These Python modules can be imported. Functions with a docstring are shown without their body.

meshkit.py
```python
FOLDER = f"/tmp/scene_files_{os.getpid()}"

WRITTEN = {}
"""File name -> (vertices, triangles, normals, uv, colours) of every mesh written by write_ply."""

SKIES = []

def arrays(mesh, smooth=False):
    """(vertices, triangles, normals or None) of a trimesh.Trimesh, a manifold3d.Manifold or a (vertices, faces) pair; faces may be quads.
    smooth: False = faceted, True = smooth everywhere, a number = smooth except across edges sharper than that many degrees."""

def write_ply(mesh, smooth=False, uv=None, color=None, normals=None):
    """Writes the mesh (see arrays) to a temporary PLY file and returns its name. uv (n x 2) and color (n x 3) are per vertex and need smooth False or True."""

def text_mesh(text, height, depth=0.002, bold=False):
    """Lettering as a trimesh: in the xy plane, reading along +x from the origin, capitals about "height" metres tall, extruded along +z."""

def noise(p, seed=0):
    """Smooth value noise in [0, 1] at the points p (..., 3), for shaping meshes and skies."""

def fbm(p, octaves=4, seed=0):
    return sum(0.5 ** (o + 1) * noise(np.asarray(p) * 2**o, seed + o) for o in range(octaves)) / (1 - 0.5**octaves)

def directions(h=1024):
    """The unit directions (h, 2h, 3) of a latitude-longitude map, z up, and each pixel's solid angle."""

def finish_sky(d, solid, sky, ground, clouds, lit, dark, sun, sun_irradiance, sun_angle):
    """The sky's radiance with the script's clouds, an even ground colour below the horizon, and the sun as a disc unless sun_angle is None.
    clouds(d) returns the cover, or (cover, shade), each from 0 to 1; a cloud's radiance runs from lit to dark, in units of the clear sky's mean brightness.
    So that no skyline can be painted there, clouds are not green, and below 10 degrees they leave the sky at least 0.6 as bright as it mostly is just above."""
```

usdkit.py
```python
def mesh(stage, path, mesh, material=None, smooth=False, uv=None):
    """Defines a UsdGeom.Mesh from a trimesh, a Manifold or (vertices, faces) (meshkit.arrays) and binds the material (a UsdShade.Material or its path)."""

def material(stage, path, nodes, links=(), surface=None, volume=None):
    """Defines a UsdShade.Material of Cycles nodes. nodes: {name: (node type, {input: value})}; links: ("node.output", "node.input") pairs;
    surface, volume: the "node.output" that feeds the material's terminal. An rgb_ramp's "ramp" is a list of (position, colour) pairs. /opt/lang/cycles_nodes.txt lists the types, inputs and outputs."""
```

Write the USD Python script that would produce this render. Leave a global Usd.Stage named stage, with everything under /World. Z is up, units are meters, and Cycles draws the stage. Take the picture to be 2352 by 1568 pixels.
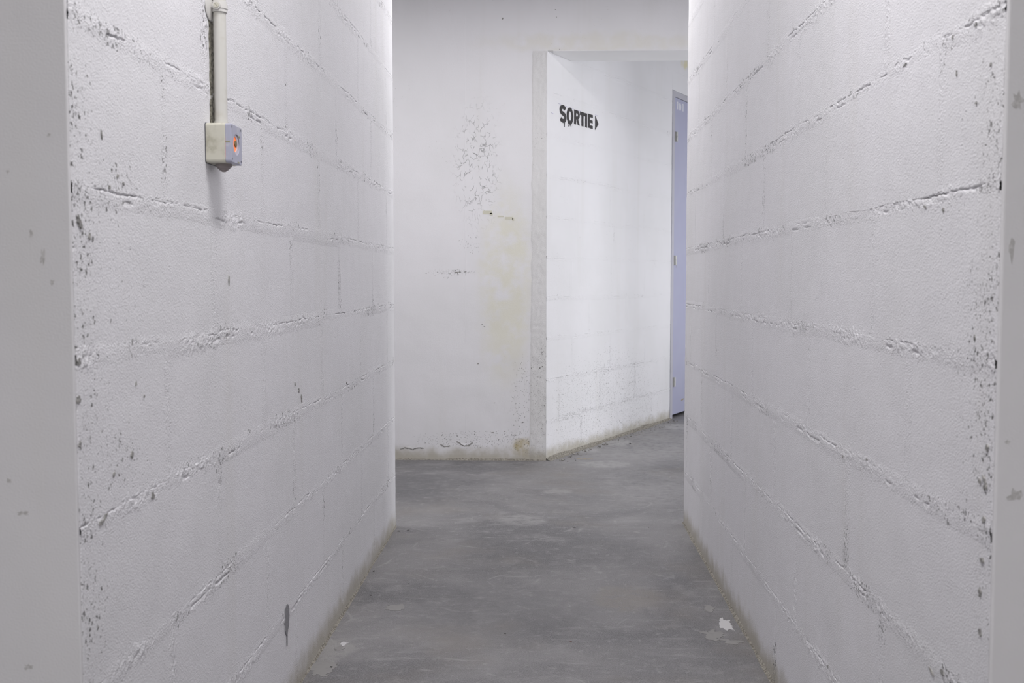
import math, random
import numpy as np
import trimesh, usdkit, meshkit
from shapely.geometry import Polygon, LineString, Point, box as sbox
from shapely import affinity
from shapely.ops import unary_union
from pxr import Usd, UsdGeom, UsdLux, UsdShade, Gf, Sdf

stage = Usd.Stage.CreateInMemory()
UsdGeom.SetStageUpAxis(stage, UsdGeom.Tokens.z)
UsdGeom.SetStageMetersPerUnit(stage, 1.0)
WORLD = UsdGeom.Xform.Define(stage, '/World')
UsdGeom.Scope.Define(stage, '/World/Looks')

# ------------------------------------------------------------------ camera
FPX, WPX = 2400.0, 2352.0
cam = UsdGeom.Camera.Define(stage, '/World/camera')
cam.CreateHorizontalApertureAttr(36.0)
cam.CreateVerticalApertureAttr(24.0)
cam.CreateFocalLengthAttr(36.0 * FPX / WPX)
cam.CreateClippingRangeAttr(Gf.Vec2f(0.05, 100.0))
cam.CreateFStopAttr(10.0)
cam.CreateFocusDistanceAttr(2.7)
cam.CreateExposureAttr(0.13)
YAW, PITCH = math.degrees(math.atan(79 / FPX)), math.degrees(math.atan(144 / FPX))
cam.AddTranslateOp().Set(Gf.Vec3d(0, 0, 0.88))
cam.AddRotateZOp().Set(YAW)
cam.AddRotateXOp().Set(90 - PITCH)

# ------------------------------------------------------------------ lamps (ceiling battens and added light panels, all just out of frame)
def lamp(name, x, y, z, sx, sy, power, color=(1.0, 0.985, 0.985)):
    L = UsdLux.RectLight.Define(stage, '/World/' + name)
    L.CreateWidthAttr(sx); L.CreateHeightAttr(sy)
    L.CreateIntensityAttr(power); L.CreateColorAttr(Gf.Vec3f(*color))
    L.AddTranslateOp().Set(Gf.Vec3d(x, y, z))
    return L
P1, P2, P3, P4, P5, P6, P7 = 29.0, 65.0, 98.0, 2.0, 8.0, 9.0, 28.0
lamp('batten_lamp', 0.20, 3.92, 2.26, 1.10, 0.12, P1)              # crossing in front of the exit sign
lamp('batten_lamp_001', 0.0, 1.30, 2.26, 0.12, 0.62, P2)           # near half of the corridor
lamp('batten_lamp_004', 0.0, 3.10, 2.26, 0.12, 0.62, P6)           # far half of the corridor
lamp('batten_lamp_002', 0.0, -0.95, 2.26, 1.10, 0.12, P3)          # behind the camera
passage_panel = lamp('added_light_panel_001', 1.95 * math.sin(math.radians(27)) + 1.40 * math.cos(math.radians(27)), 5.033 + 1.95 * math.cos(math.radians(27)) - 1.40 * math.sin(math.radians(27)),
                0.95, 1.60, 1.70, P4, (0.97, 0.985, 1.0))         # added light panel facing the cellar door; no opening is built
passage_panel.AddRotateZOp().Set(63.0); passage_panel.AddRotateXOp().Set(90.0)
lamp('batten_lamp_005', -1.60, 4.10, 2.26, 1.10, 0.12, P7)         # added in the left arm of the crossing to brighten the back wall
crossing_panel = lamp('added_light_panel', 4.18, 4.38, 0.95, 1.10, 1.80, P5, (0.97, 0.985, 1.0))   # added panel for soft light from the right end; no doorway is built
crossing_panel.AddRotateZOp().Set(90.0); crossing_panel.AddRotateXOp().Set(90.0)

# ------------------------------------------------------------------ helpers
used = {}
def path(parent, name):
    base = (parent.GetPath().pathString if parent else '/World') + '/' + name
    n = used.get(base, 0); used[base] = n + 1
    return base if n == 0 else f'{base}_{n:03d}'
def prim_of(p):
    return p.GetPrim() if hasattr(p, 'GetPrim') else p
def obj(name, mesh, mat, parent=None, smooth=False, label=None, cat=None, group=None, kind=None):
    m = usdkit.mesh(stage, path(parent, name), mesh, mat, smooth=smooth)
    return tag(m.GetPrim(), label, cat, group, kind)
def tag(o, label=None, cat=None, group=None, kind=None):
    for k, v in (('label', label), ('category', cat), ('group', group), ('kind', kind)):
        if v: o.SetCustomDataByKey(k, v)
    return o
def thing(name, label=None, cat=None, loc=(0, 0, 0), kind=None, group=None, rotz=0.0):
    x = UsdGeom.Xform.Define(stage, path(None, name))
    x.AddTranslateOp().Set(Gf.Vec3d(*loc))
    if rotz: x.AddRotateZOp().Set(rotz)
    return tag(x.GetPrim(), label, cat, group, kind)
def bx(x0, x1, y0, y1, z0, z1):
    b = trimesh.creation.box((x1 - x0, y1 - y0, z1 - z0))
    b.apply_translation(((x0 + x1) / 2, (y0 + y1) / 2, (z0 + z1) / 2)); return b
def prism(poly, z0, z1):
    m = trimesh.creation.extrude_polygon(Polygon(poly) if not hasattr(poly, 'geom_type') else poly, z1 - z0, engine='earcut')
    m.apply_translation((0, 0, z0)); return m
def cat_(*ms): return trimesh.util.concatenate(list(ms))

# ------------------------------------------------------------------ material graph builder
class G:
    def __init__(s): s.n, s.l, s.i = {}, [], 0
    def add(s, kind, out, **inp):
        key = (kind, repr(sorted(inp.items())))                               # the same node is made once and shared
        if not hasattr(s, '_memo'): s._memo = {}
        if key in s._memo: return f'@{s._memo[key]}.{out}'
        s.i += 1; name = f'{kind}_{s.i}'; vals = {}; s._memo[key] = name
        for k, v in inp.items():
            if isinstance(v, str) and v.startswith('@'): s.l.append((v[1:], f'{name}.{k}'))
            else: vals[k] = v
        s.n[name] = (kind, vals); return f'@{name}.{out}'
    def pos(s): 
        if not hasattr(s, '_p'): s._p = s.add('geometry', 'position')
        return s._p
    def m(s, op, a, b=0.5, c=0.0, clamp=False): return s.add('math', 'value', math_type=op, value1=a, value2=b, value3=c, use_clamp=clamp)
    def noise(s, scale, detail=3, rough=0.5, vec=None, dist=0.0):
        return s.add('noise_texture', 'fac', vector=vec or s.pos(), scale=scale, detail=detail, roughness=rough, distortion=dist, dimensions='3D', type='fBM')
    def stretch(s, sx, sy, sz, off=(0, 0, 0)): return s.add('mapping', 'vector', vector=s.pos(), scale=(sx, sy, sz), location=off)
    def step(s, v, a, b, lo=0.0, hi=1.0): return s.add('map_range', 'result', value=v, from_min=a, from_max=b, to_min=lo, to_max=hi, clamp=True, range_type='linear')
    def soft(s, v, a, b, lo=0.0, hi=1.0): return s.add('map_range', 'result', value=v, from_min=a, from_max=b, to_min=lo, to_max=hi, clamp=True, range_type='smoothstep')
    def mix(s, f, a, b): return s.add('mix_color', 'result', fac=f, a=a, b=b, blend_type='mix')
    def axis(s, k):
        if not hasattr(s, '_x'): s._x = s.add('separate_xyz', 'x', vector=s.pos())[:-2]
        return s._x + '.' + k
    def warp(s, amount, scale):
        c = s.add('noise_texture', 'color', vector=s.pos(), scale=scale, detail=2, dimensions='3D')
        c = s.add('vector_math', 'vector', math_type='subtract', vector1=c, vector2=(0.5, 0.5, 0.5))
        return s.add('vector_math', 'vector', math_type='multiply_add', vector1=c, vector2=(amount,) * 3, vector3=s.pos())
    def spot(s, c, r, vec=None, inner=0.4):
        d = s.add('vector_math', 'vector', math_type='subtract', vector1=vec or s.pos(), vector2=tuple(c))
        d = s.add('vector_math', 'vector', math_type='divide', vector1=d, vector2=tuple(r))
        d = s.add('vector_math', 'value', math_type='length', vector1=d)
        return s.soft(d, 1.0, inner)
    def pits(s, scale, radius, density, vec):
        """dark pores: 1 inside a pore, 0 outside. density (0..1 socket or number) scales the pore radius, so that a low density leaves only a few."""
        dist = s.add('voronoi_texture', 'distance', vector=vec, scale=scale, feature='f1', dimensions='3D', randomness=1.0)
        col = dist.rpartition('.')[0] + '.color'
        r = s.add('separate_color', 'r', color=col)
        keep = s.m('subtract', density, r)                                    # >0 for a share "density" of all cells
        rad = s.m('multiply', s.step(keep, 0.0, 0.25), radius)
        return s.step(s.m('subtract', dist, rad), 0.0, -0.09)
    def done(s, name, color, rough=0.7, height=None, spec=0.35, **kw):
        inp = dict(base_color=color, roughness=rough, specular_ior_level=spec, **kw)
        if height is not None: inp['normal'] = s.add('bump', 'normal', height=height, strength=1.0, distance=1.0)
        out = s.add('principled_bsdf', 'BSDF', **inp)
        return usdkit.material(stage, '/World/Looks/' + name, s.n, s.l, surface=out[1:])

WHITE = (0.785, 0.777, 0.806)
PORE = (0.15, 0.146, 0.146)
def paint(name, pore=0.10, patchy=0.0, grain=1.0, stain=1.0, arris=False, spots=(), tint=WHITE, cracks=None, yellow=(), porespots=(), streak=0.2):
    g = G()
    warp = g.warp(0.011, 210)
    z = g.axis('z')
    # pore density: a base, cloudy variation, more near the front arris and the floor
    cloud = g.soft(g.noise(5.0, 2), 0.48, 0.72)
    dens = g.m('multiply_add', cloud, pore * 1.0, pore * 0.25)
    if patchy: dens = g.m('add', dens, g.m('multiply', g.soft(g.noise(6.5, 3, 0.6, vec=g.stretch(1, 1, 1, (2.2, 5.1, 0.7))), 0.50, 0.70), patchy))
    if arris:
        ar = g.m('multiply', g.soft(g.axis('y'), 1.42, 1.17), g.soft(g.noise(9.0, 2), 0.32, 0.6))
        ar2 = g.m('multiply', g.soft(g.axis('y'), 1.26, 1.17), g.soft(g.noise(12.0, 2), 0.40, 0.60))
        dens = g.m('add', dens, g.m('add', g.m('multiply', ar, 0.22), g.m('multiply', ar2, 0.35)))
    for c, r, w in porespots:
        dens = g.m('add', dens, g.m('multiply', g.spot(c, r), w))
    p1 = g.pits(95, 0.30, dens, warp)
    p2 = g.pits(210, 0.36, g.m('multiply_add', dens, 1.4, pore * 0.22), warp)
    pit = g.m('maximum', p1, g.m('multiply', p2, 0.8))
    # colour
    tone = g.noise(2.2, 3, 0.55)
    col = g.mix(g.soft(tone, 0.35, 0.7), tint, tuple(x * y for x, y in zip(tint, (0.955, 0.958, 0.95))))
    st = g.noise(1.0, 3, 0.6, vec=g.stretch(9, 9, 0.7))
    col = g.mix(g.m('multiply', g.soft(st, 0.52, 0.78), streak), col, (0.66, 0.645, 0.62))
    for c, r, w, rgb in yellow:
        col = g.mix(g.m('multiply', g.m('multiply', g.spot(c, r, vec=g.warp(0.09, 11)), g.soft(g.noise(16, 3), 0.25, 0.65)), w), col, rgb)
    # damp, dirty foot of the wall
    edge = g.m('multiply_add', g.noise(14, 4, 0.6), 0.09, -0.025)
    foot = g.soft(g.m('subtract', z, edge), 0.055, -0.012)
    col = g.mix(g.m('multiply', foot, 0.80 * stain), col, (0.40, 0.37, 0.30))
    pitc = PORE
    h_cr = None
    if cracks:
        c, r = cracks
        w2 = g.add('vector_math', 'vector', math_type='multiply', vector1=g.warp(0.05, 24), vector2=(1.0, 1.0, 0.6))
        ed = g.add('voronoi_texture', 'distance', vector=w2, scale=44.0, feature='distance_to_edge', dimensions='3D', randomness=1.0)
        line = g.step(ed, 0.045, 0.012)
        mask = g.m('multiply', g.spot(c, r, inner=0.2), g.soft(g.noise(28, 3), 0.46, 0.58))
        h_cr = g.m('multiply', line, mask)
        pit = g.m('maximum', pit, g.m('multiply', h_cr, 0.8))
    col = g.mix(g.m('multiply', pit, 0.74 if cracks or patchy else 0.97), col, pitc)  # flat block pits: darker colour replaces their relief shading
    # relief in metres
    h = g.m('multiply', g.noise(380, 2, 0.6), 0.00115 * grain)
    h = g.m('add', h, g.m('multiply', g.noise(60, 2, 0.55), 0.0006 * grain))
    h = g.m('add', h, g.m('multiply', g.noise(9, 1, 0.5), 0.0030))
    if cracks or patchy: h = g.m('subtract', h, g.m('multiply', pit, 0.0022))
    return g.done(name, col, 0.62, h)

def plain(name, rgb, rough=0.5, spec=0.4, dirt=None, metallic=0.0, bump=0.0, scale=40, lo=0.5, hi=0.8, amount=0.7):
    g = G(); col = rgb
    if dirt: col = g.mix(g.m('multiply', g.soft(g.noise(scale, 4, 0.6), lo, hi), amount), rgb, dirt)
    h = g.m('multiply', g.noise(500, 2), bump) if bump else None
    return g.done(name, col, rough, h, spec=spec, metallic=metallic)

YEL = (0.60, 0.57, 0.40)
M = {}
M['block_left'] = paint('block_paint_left', 0.11, arris=True, porespots=[((-.535, 1.31, 1.0), (.2, .09, .05), .45), ((-.535, 1.32, .65), (.2, .10, .07), .22)])
M['block_right'] = paint('block_paint_right', 0.09, arris=True)
M['block_exit'] = paint('block_paint_exit', 0.10, grain=0.8, porespots=[((.35, 5.75, .1), (.9, 1.1, .55), .30)],
                        yellow=[((.93, 6.72, 2.24), (.12, .12, .07), .9, (.72, .66, .36))])
M['joint'] = paint('joint_paint', 0.13, patchy=0.62, grain=1.5, arris=True)
M['joint_exit'] = paint('joint_paint_exit', 0.08, patchy=0.25, grain=1.1, porespots=[((.35, 5.75, .2), (.9, 1.1, .35), .45)])
M['cast'] = paint('cast_wall_paint', 0.10, grain=0.35, cracks=((-.335, 5.033, 1.42), (.15, .2, .40)),
                  yellow=[((-.19, 5.03, .85), (.17, .3, .60), .55, (.71, .69, .53)), ((-.10, 5.03, .055), (.09, .2, .07), .9, (.42, .34, .15)),
                          ((.25, 5.03, 2.0), (.7, .3, .06), .25, (.66, .62, .45))],
                  porespots=[((-.09, 5.03, .25), (.13, .3, .38), .20), ((-.45, 5.03, .91), (.16, .3, .02), .5), ((-.36, 5.03, 1.05), (.09, .3, .07), .25), ((-.35, 5.03, .1), (.4, .3, .06), .3)])
M['smooth'] = paint('smooth_wall_paint', 0.035, grain=0.25, stain=0.6, tint=(0.70, 0.69, 0.708), streak=0.25)
M['rough_strip'] = paint('rough_plaster', 0.20, grain=1.6, tint=(0.735, 0.727, 0.735), porespots=[((-.03, 5.03, .3), (.09, .3, .4), .22)])
M['soffit'] = paint('ceiling_paint', 0.03, grain=0.5, stain=0.0, tint=(.55,.545,.55))

def floor_mat():
    g = G()
    big = g.noise(1.6, 5, 0.62, dist=0.6)
    mid = g.noise(7.0, 5, 0.65, vec=g.warp(0.12, 3))
    fine = g.noise(42, 5, 0.75, vec=g.warp(0.03, 14))
    grit = g.noise(300, 3, 0.75)
    base = g.mix(g.soft(big, 0.33, 0.68), (0.090, 0.088, 0.095), (0.215, 0.208, 0.213))
    base = g.mix(g.m('multiply', g.soft(mid, 0.50, 0.72), 0.55), base, (0.30, 0.293, 0.297))
    base = g.mix(g.m('multiply', g.soft(mid, 0.46, 0.28), 0.5), base, (0.120, 0.118, 0.126))
    base = g.mix(g.m('multiply', g.soft(fine, 0.52, 0.75), 0.55), base, (0.40, 0.392, 0.392))
    base = g.mix(g.m('multiply', g.soft(grit, 0.35, 0.65), 0.42), base, (0.36, 0.352, 0.358))
    # brushed scuffs across the walkway
    sc = g.noise(1.0, 4, 0.7, vec=g.stretch(5, 26, 1))
    base = g.mix(g.m('multiply', g.soft(sc, 0.55, 0.78), 0.60), base, (0.36, 0.352, 0.356))
    ed = g.add('voronoi_texture', 'distance', vector=g.warp(0.55, 2.2), scale=2.6, feature='distance_to_edge', dimensions='3D', randomness=1.0)
    sl = g.m('multiply', g.step(ed, 0.016, 0.004), g.soft(g.noise(9, 4, 0.7), 0.50, 0.64))
    base = g.mix(g.m('multiply', sl, 0.32), base, (0.44, 0.43, 0.43))
    brown = g.noise(2.7, 3, 0.6, vec=g.stretch(1, 1, 1, (3.1, 7.7, 0)))
    base = g.mix(g.m('multiply', g.soft(brown, 0.5, 0.75), 0.40), base, (0.225, 0.20, 0.178))
    w = g.warp(0.09, 13)
    for c, r, a, rgb in (((.5, 5.75, 0), (.55, .95, .2), .50, (.36, .35, .352)), ((.28, 4.94, 0), (.16, .12, .2), .50, (.40, .39, .39)), ((.05, 4.28, 0), (.075, .09, .2), .42, (.36, .352, .352)), ((-.09, 3.77, 0), (.11, .11, .2), .40, (.36, .352, .352)),
                    ((.17, 5.34, 0), (.13, .10, .2), .50, (.44, .43, .43)), ((.36, 5.60, 0), (.13, .14, .2), .45, (.44, .43, .43)), ((.80, 6.22, 0), (.12, .16, .2), .5, (.44, .43, .43)), ((.45, 4.45, 0), (.26, .55, .2), .30, (.34, .33, .335)),
                    ((-.50, 4.35, 0), (.30, .42, .2), .45, (.125, .123, .131)), ((-.50, 2.42, 0), (.05, .10, .2), .4, (.36, .35, .34)), ((-.12, 2.75, 0), (.35, .3, .2), .35, (.13, .127, .134)), ((.22, 2.85, 0), (.12, .14, .2), .35, (.26, .235, .205))):
        base = g.mix(g.m('multiply', g.m('multiply', g.spot(c, r, vec=w, inner=0.55), g.soft(g.noise(26, 4, 0.7), .30, .56)), a * 1.2), base, rgb)
    h = g.m('add', g.m('multiply', grit, 0.0011), g.m('multiply', fine, 0.0016))
    h = g.m('add', h, g.m('multiply', mid, 0.004))
    rough = g.step(mid, 0.3, 0.7, 0.46, 0.66)
    return g.done('floor_concrete', base, rough, h, spec=0.45)
M['floor'] = floor_mat()
M['mortar_dirt'] = plain('dirty_mortar', (0.36, 0.338, 0.295), 0.85, dirt=(0.11, 0.098, 0.082), scale=120, lo=0.40, hi=0.60, bump=0.002)
M['scuff'] = plain('grey_scuff', (.46, .45, .445), .8, dirt=(.62, .61, .61), scale=160, lo=.45, hi=.6)
M['bare'] = plain('bare_concrete', (0.27, 0.268, 0.285), 0.8, bump=0.001)
M['chip'] = plain('chipped_pit', (0.24, 0.235, 0.23), 0.9, dirt=(0.46, 0.45, 0.43), scale=150, lo=.42, hi=.62)
M['white_spill'] = plain('white_paint_spill', (0.56, 0.55, 0.56), 0.6)
M['pale_spill'] = plain('pale_mortar_spill', (0.27, 0.262, 0.258), 0.7, dirt=(.21,.206,.207), scale=60)
M['ochre'] = plain('ochre_smear', (0.36, 0.29, 0.16), 0.7)
M['pebble'] = plain('dark_grit', (0.075, 0.073, 0.072), 0.85, dirt=(.15,.14,.13), scale=200)
M['red_grit'] = plain('red_brown_grit', (0.16, 0.06, 0.045), 0.8)
M['black_paint'] = plain('black_stencil_paint', (0.028, 0.025, 0.027), 0.55, dirt=(0.06, 0.057, 0.06), scale=160, lo=0.5, hi=0.68)
M['pencil'] = plain('blue_guide_line', (0.60, 0.58, 0.73), 0.7)
M['cream'] = plain('aged_cream_plastic', (0.57, 0.555, 0.475), 0.45, dirt=(0.33, 0.31, 0.235), scale=38, lo=0.46, hi=0.74, amount=0.8)
M['conduit'] = plain('conduit_plastic', (0.60, 0.59, 0.555), 0.42, dirt=(0.46, 0.43, 0.36), scale=30, lo=0.5, hi=0.8)
M['clip'] = plain('clip_plastic', (0.63, 0.62, 0.60), 0.42)
M['lid'] = plain('grey_lilac_plastic', (0.40, 0.405, 0.50), 0.4, dirt=(0.52, 0.52, 0.56), scale=60, lo=0.5, hi=0.75)
M['socket'] = plain('pale_lilac_plastic', (0.60, 0.54, 0.60), 0.4)
M['gland'] = plain('grey_rubber', (0.30, 0.265, 0.262), 0.6)
M['screw_dark'] = plain('dark_screw', (0.06, 0.06, 0.075), 0.5)
M['cord_glow'] = None
M['frame'] = plain('grey_frame_paint', (0.48, 0.475, 0.53), 0.45, dirt=(0.42, 0.415, 0.46), scale=14)
M['leaf'] = plain('lilac_door_paint', (0.405, 0.412, 0.555), 0.42, dirt=(0.43, 0.44, 0.57), scale=6, lo=0.4, hi=0.7)
M['hinge'] = plain('hinge_metal', (0.56, 0.56, 0.55), 0.4, dirt=(0.42, 0.42, 0.40), scale=50, metallic=0.2)
M['digit'] = plain('white_stencil', (0.78, 0.78, 0.82), 0.5)
def emit(name, rgb, power, base):
    g = G(); n = g.noise(120, 2)
    return g.done(name, base, 0.3, None, spec=0.5, emission_color=rgb, emission_strength=power)
M['glow'] = emit('orange_neon_button', (1.0, 0.17, 0.025), 0.85, (0.5, 0.12, 0.03))
M['olive'] = plain('olive_tape_residue', (.30, .29, .19), .7)
M['grime_shade'] = plain('grime_pipe_shade', (.30, .285, .235), .85, dirt=(.055, .05, .04), scale=170, lo=.42, hi=.62, amount=.85)  # dirt colour that also carries the shade beside the pipe
M['amber'] = plain('amber_button_cap', (0.16, 0.12, 0.04), 0.25)

# ------------------------------------------------------------------ block walls
ZJ = [0.0, 0.19, 0.39, 0.59, 0.786, 0.982, 1.175, 1.372, 1.57, 1.768, 1.966, 2.16, 2.299]
H = 2.299
GAP = 0.010
def frame(O, U, N):
    O, U, N = np.array(O, float), np.array(U, float), np.array(N, float)
    def f(p):                                        # (u, z, n) -> world
        p = np.asarray(p, float); return O + p[:, :1] * U + p[:, 1:2] * np.array([0, 0, 1.0]) + p[:, 2:3] * N
    return f
def to_world(mesh, F):
    v, fc = np.array(mesh.vertices), np.array(mesh.faces)
    w = F(v); m = trimesh.Trimesh(w, fc, process=False)
    return m
def fix(m):
    if m.volume < 0: m.invert()
    return m
def block_mesh(rng, u0, u1, z0, z1, thick, F, off, big_ends=(0, 0)):
    w = u1 - u0; nu = max(3, int(round(w / 0.05))); nz = 4 if z1 - z0 > .1 else 2
    pts = [(u0 + w * i / nu, z0, 0, -1) for i in range(nu)] + [(u1, z0 + (z1 - z0) * i / nz, 1, 0) for i in range(nz)]
    pts += [(u1 - w * i / nu, z1, 0, 1) for i in range(nu)] + [(u0, z1 - (z1 - z0) * i / nz, -1, 0) for i in range(nz)]
    P = np.array(pts); n = len(P)
    jit = rng.normal(0, 0.0011, n)
    cx, cz = (u0 + u1) / 2, (z0 + z1) / 2
    def ring(inset, depth):
        q = np.zeros((n, 3))
        iu = np.where(P[:, 0] < u0 + 1e-6, inset, np.where(P[:, 0] > u1 - 1e-6, -inset, 0))
        iz = np.where(P[:, 1] < z0 + 1e-6, inset, np.where(P[:, 1] > z1 - 1e-6, -inset, 0))
        q[:, 0] = P[:, 0] + iu * (1 if inset < .004 else 1); q[:, 1] = P[:, 1] + iz
        q[:, 0] += P[:, 2] * jit * (0.3 if inset == 0 else 1); q[:, 1] += P[:, 3] * jit
        q[:, 2] = depth; return q
    bev = 0.0014
    rings = [ring(bev, off), ring(0.0, off - bev), np.c_[P[:, :2], np.full(n, -thick)]]
    V = np.vstack(rings + [np.array([[cx, cz, off], [cx, cz, -thick]])])
    Fc = []
    for i in range(n):
        j = (i + 1) % n
        Fc += [(i, j, 3 * n)]
        for r in (0, 1):
            a, b, c, d = r * n + i, r * n + j, (r + 1) * n + i, (r + 1) * n + j
            Fc += [(a, c, b), (b, c, d)]
        Fc += [(2 * n + j, 2 * n + i, 3 * n + 1)]
    return fix(trimesh.Trimesh(F(V), np.array(Fc), process=False))
def strip(rng_seed, length, gain, across_offset, F, start, horizontal):
    """a rough mortar joint: the sheet lies in the gap, smears over the block edges in places and drops into a crack along one side."""
    rows = np.array([-.024, -.018, -.013, -.010, -.0075, -.006, -.0045, -.0025, 0, .0022, .0036, .0045, .0053, .0062, .0072, .0085, .0105, .014, .019])
    n = max(4, int(length / 0.0030)); s = np.linspace(0, length, n + 1)
    S, R = np.meshgrid(s, rows, indexing='ij')
    q = np.stack([S + rng_seed * 3.7, R, np.full_like(S, rng_seed * 1.3)], -1)
    wob = (meshkit.fbm(np.stack([s * 9, np.full_like(s, rng_seed), np.zeros_like(s)], -1), 3) - .5) * 0.008
    low = meshkit.fbm(np.stack([s * 7, np.full_like(s, rng_seed + 50), np.zeros_like(s)], -1), 3)[:, None]
    rough = meshkit.fbm(q * 230, 3, 3) - 0.5
    medium = meshkit.fbm(q * 38, 3, 9) - 0.5
    win = np.clip(1 - (np.abs(R) / 0.023) ** 2, 0, 1)
    heavy = 0.35 + 1.5 * np.clip((low - .42) * 4, 0, 1)
    amp = gain * (1.0 if horizontal else 0.55)
    h = 0.0005 * win - 0.0008 * (1 - win) + amp * (0.0021 * rough + 0.0008 * medium) * heavy * np.sqrt(win)
    crack = np.clip((meshkit.fbm(np.stack([s * 9, np.full_like(s, rng_seed + 9), np.zeros_like(s)], -1), 3) - (0.50 if horizontal else .60)) * 7, 0, 1)[:, None]
    jag = ((meshkit.fbm(np.stack([s * 95, np.full_like(s, rng_seed + 3), np.zeros_like(s)], -1), 4) - .5) * .0045)[:, None]
    brk = np.clip((meshkit.fbm(np.stack([s * 60, np.full_like(s, rng_seed + 4), np.zeros_like(s)], -1), 3) - .34) * 5, 0, 1)[:, None]
    h = h - 0.0042 * amp * crack * brk * np.exp(-((R - .0052 - jag) / .0009) ** 2)
    crack2 = np.clip((meshkit.fbm(np.stack([s * 13, np.full_like(s, rng_seed + 29), np.zeros_like(s)], -1), 3) - 0.62) * 8, 0, 1)[:, None]
    h = h - 0.0040 * amp * crack2 * brk * np.exp(-((R + .0055 + jag) / .0013) ** 2)
    h = np.clip(h, -0.009, 0.0020)
    a = start + S; b = across_offset + R + wob[:, None]
    P = np.stack([a, b, h], -1) if horizontal else np.stack([across_offset + R + wob[:, None], a, h], -1)
    m1 = len(rows); idx = np.arange((n + 1) * m1).reshape(n + 1, m1)
    f = np.concatenate([np.stack([idx[:-1, :-1], idx[1:, :-1], idx[1:, 1:]], -1).reshape(-1, 3), np.stack([idx[:-1, :-1], idx[1:, 1:], idx[:-1, 1:]], -1).reshape(-1, 3)])
    return trimesh.Trimesh(F(P.reshape(-1, 3)), f, process=False)
def orient(m, N):
    if (m.face_normals * m.area_faces[:, None]).sum(0) @ np.array(N) < 0: m.invert()
    return m
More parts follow.
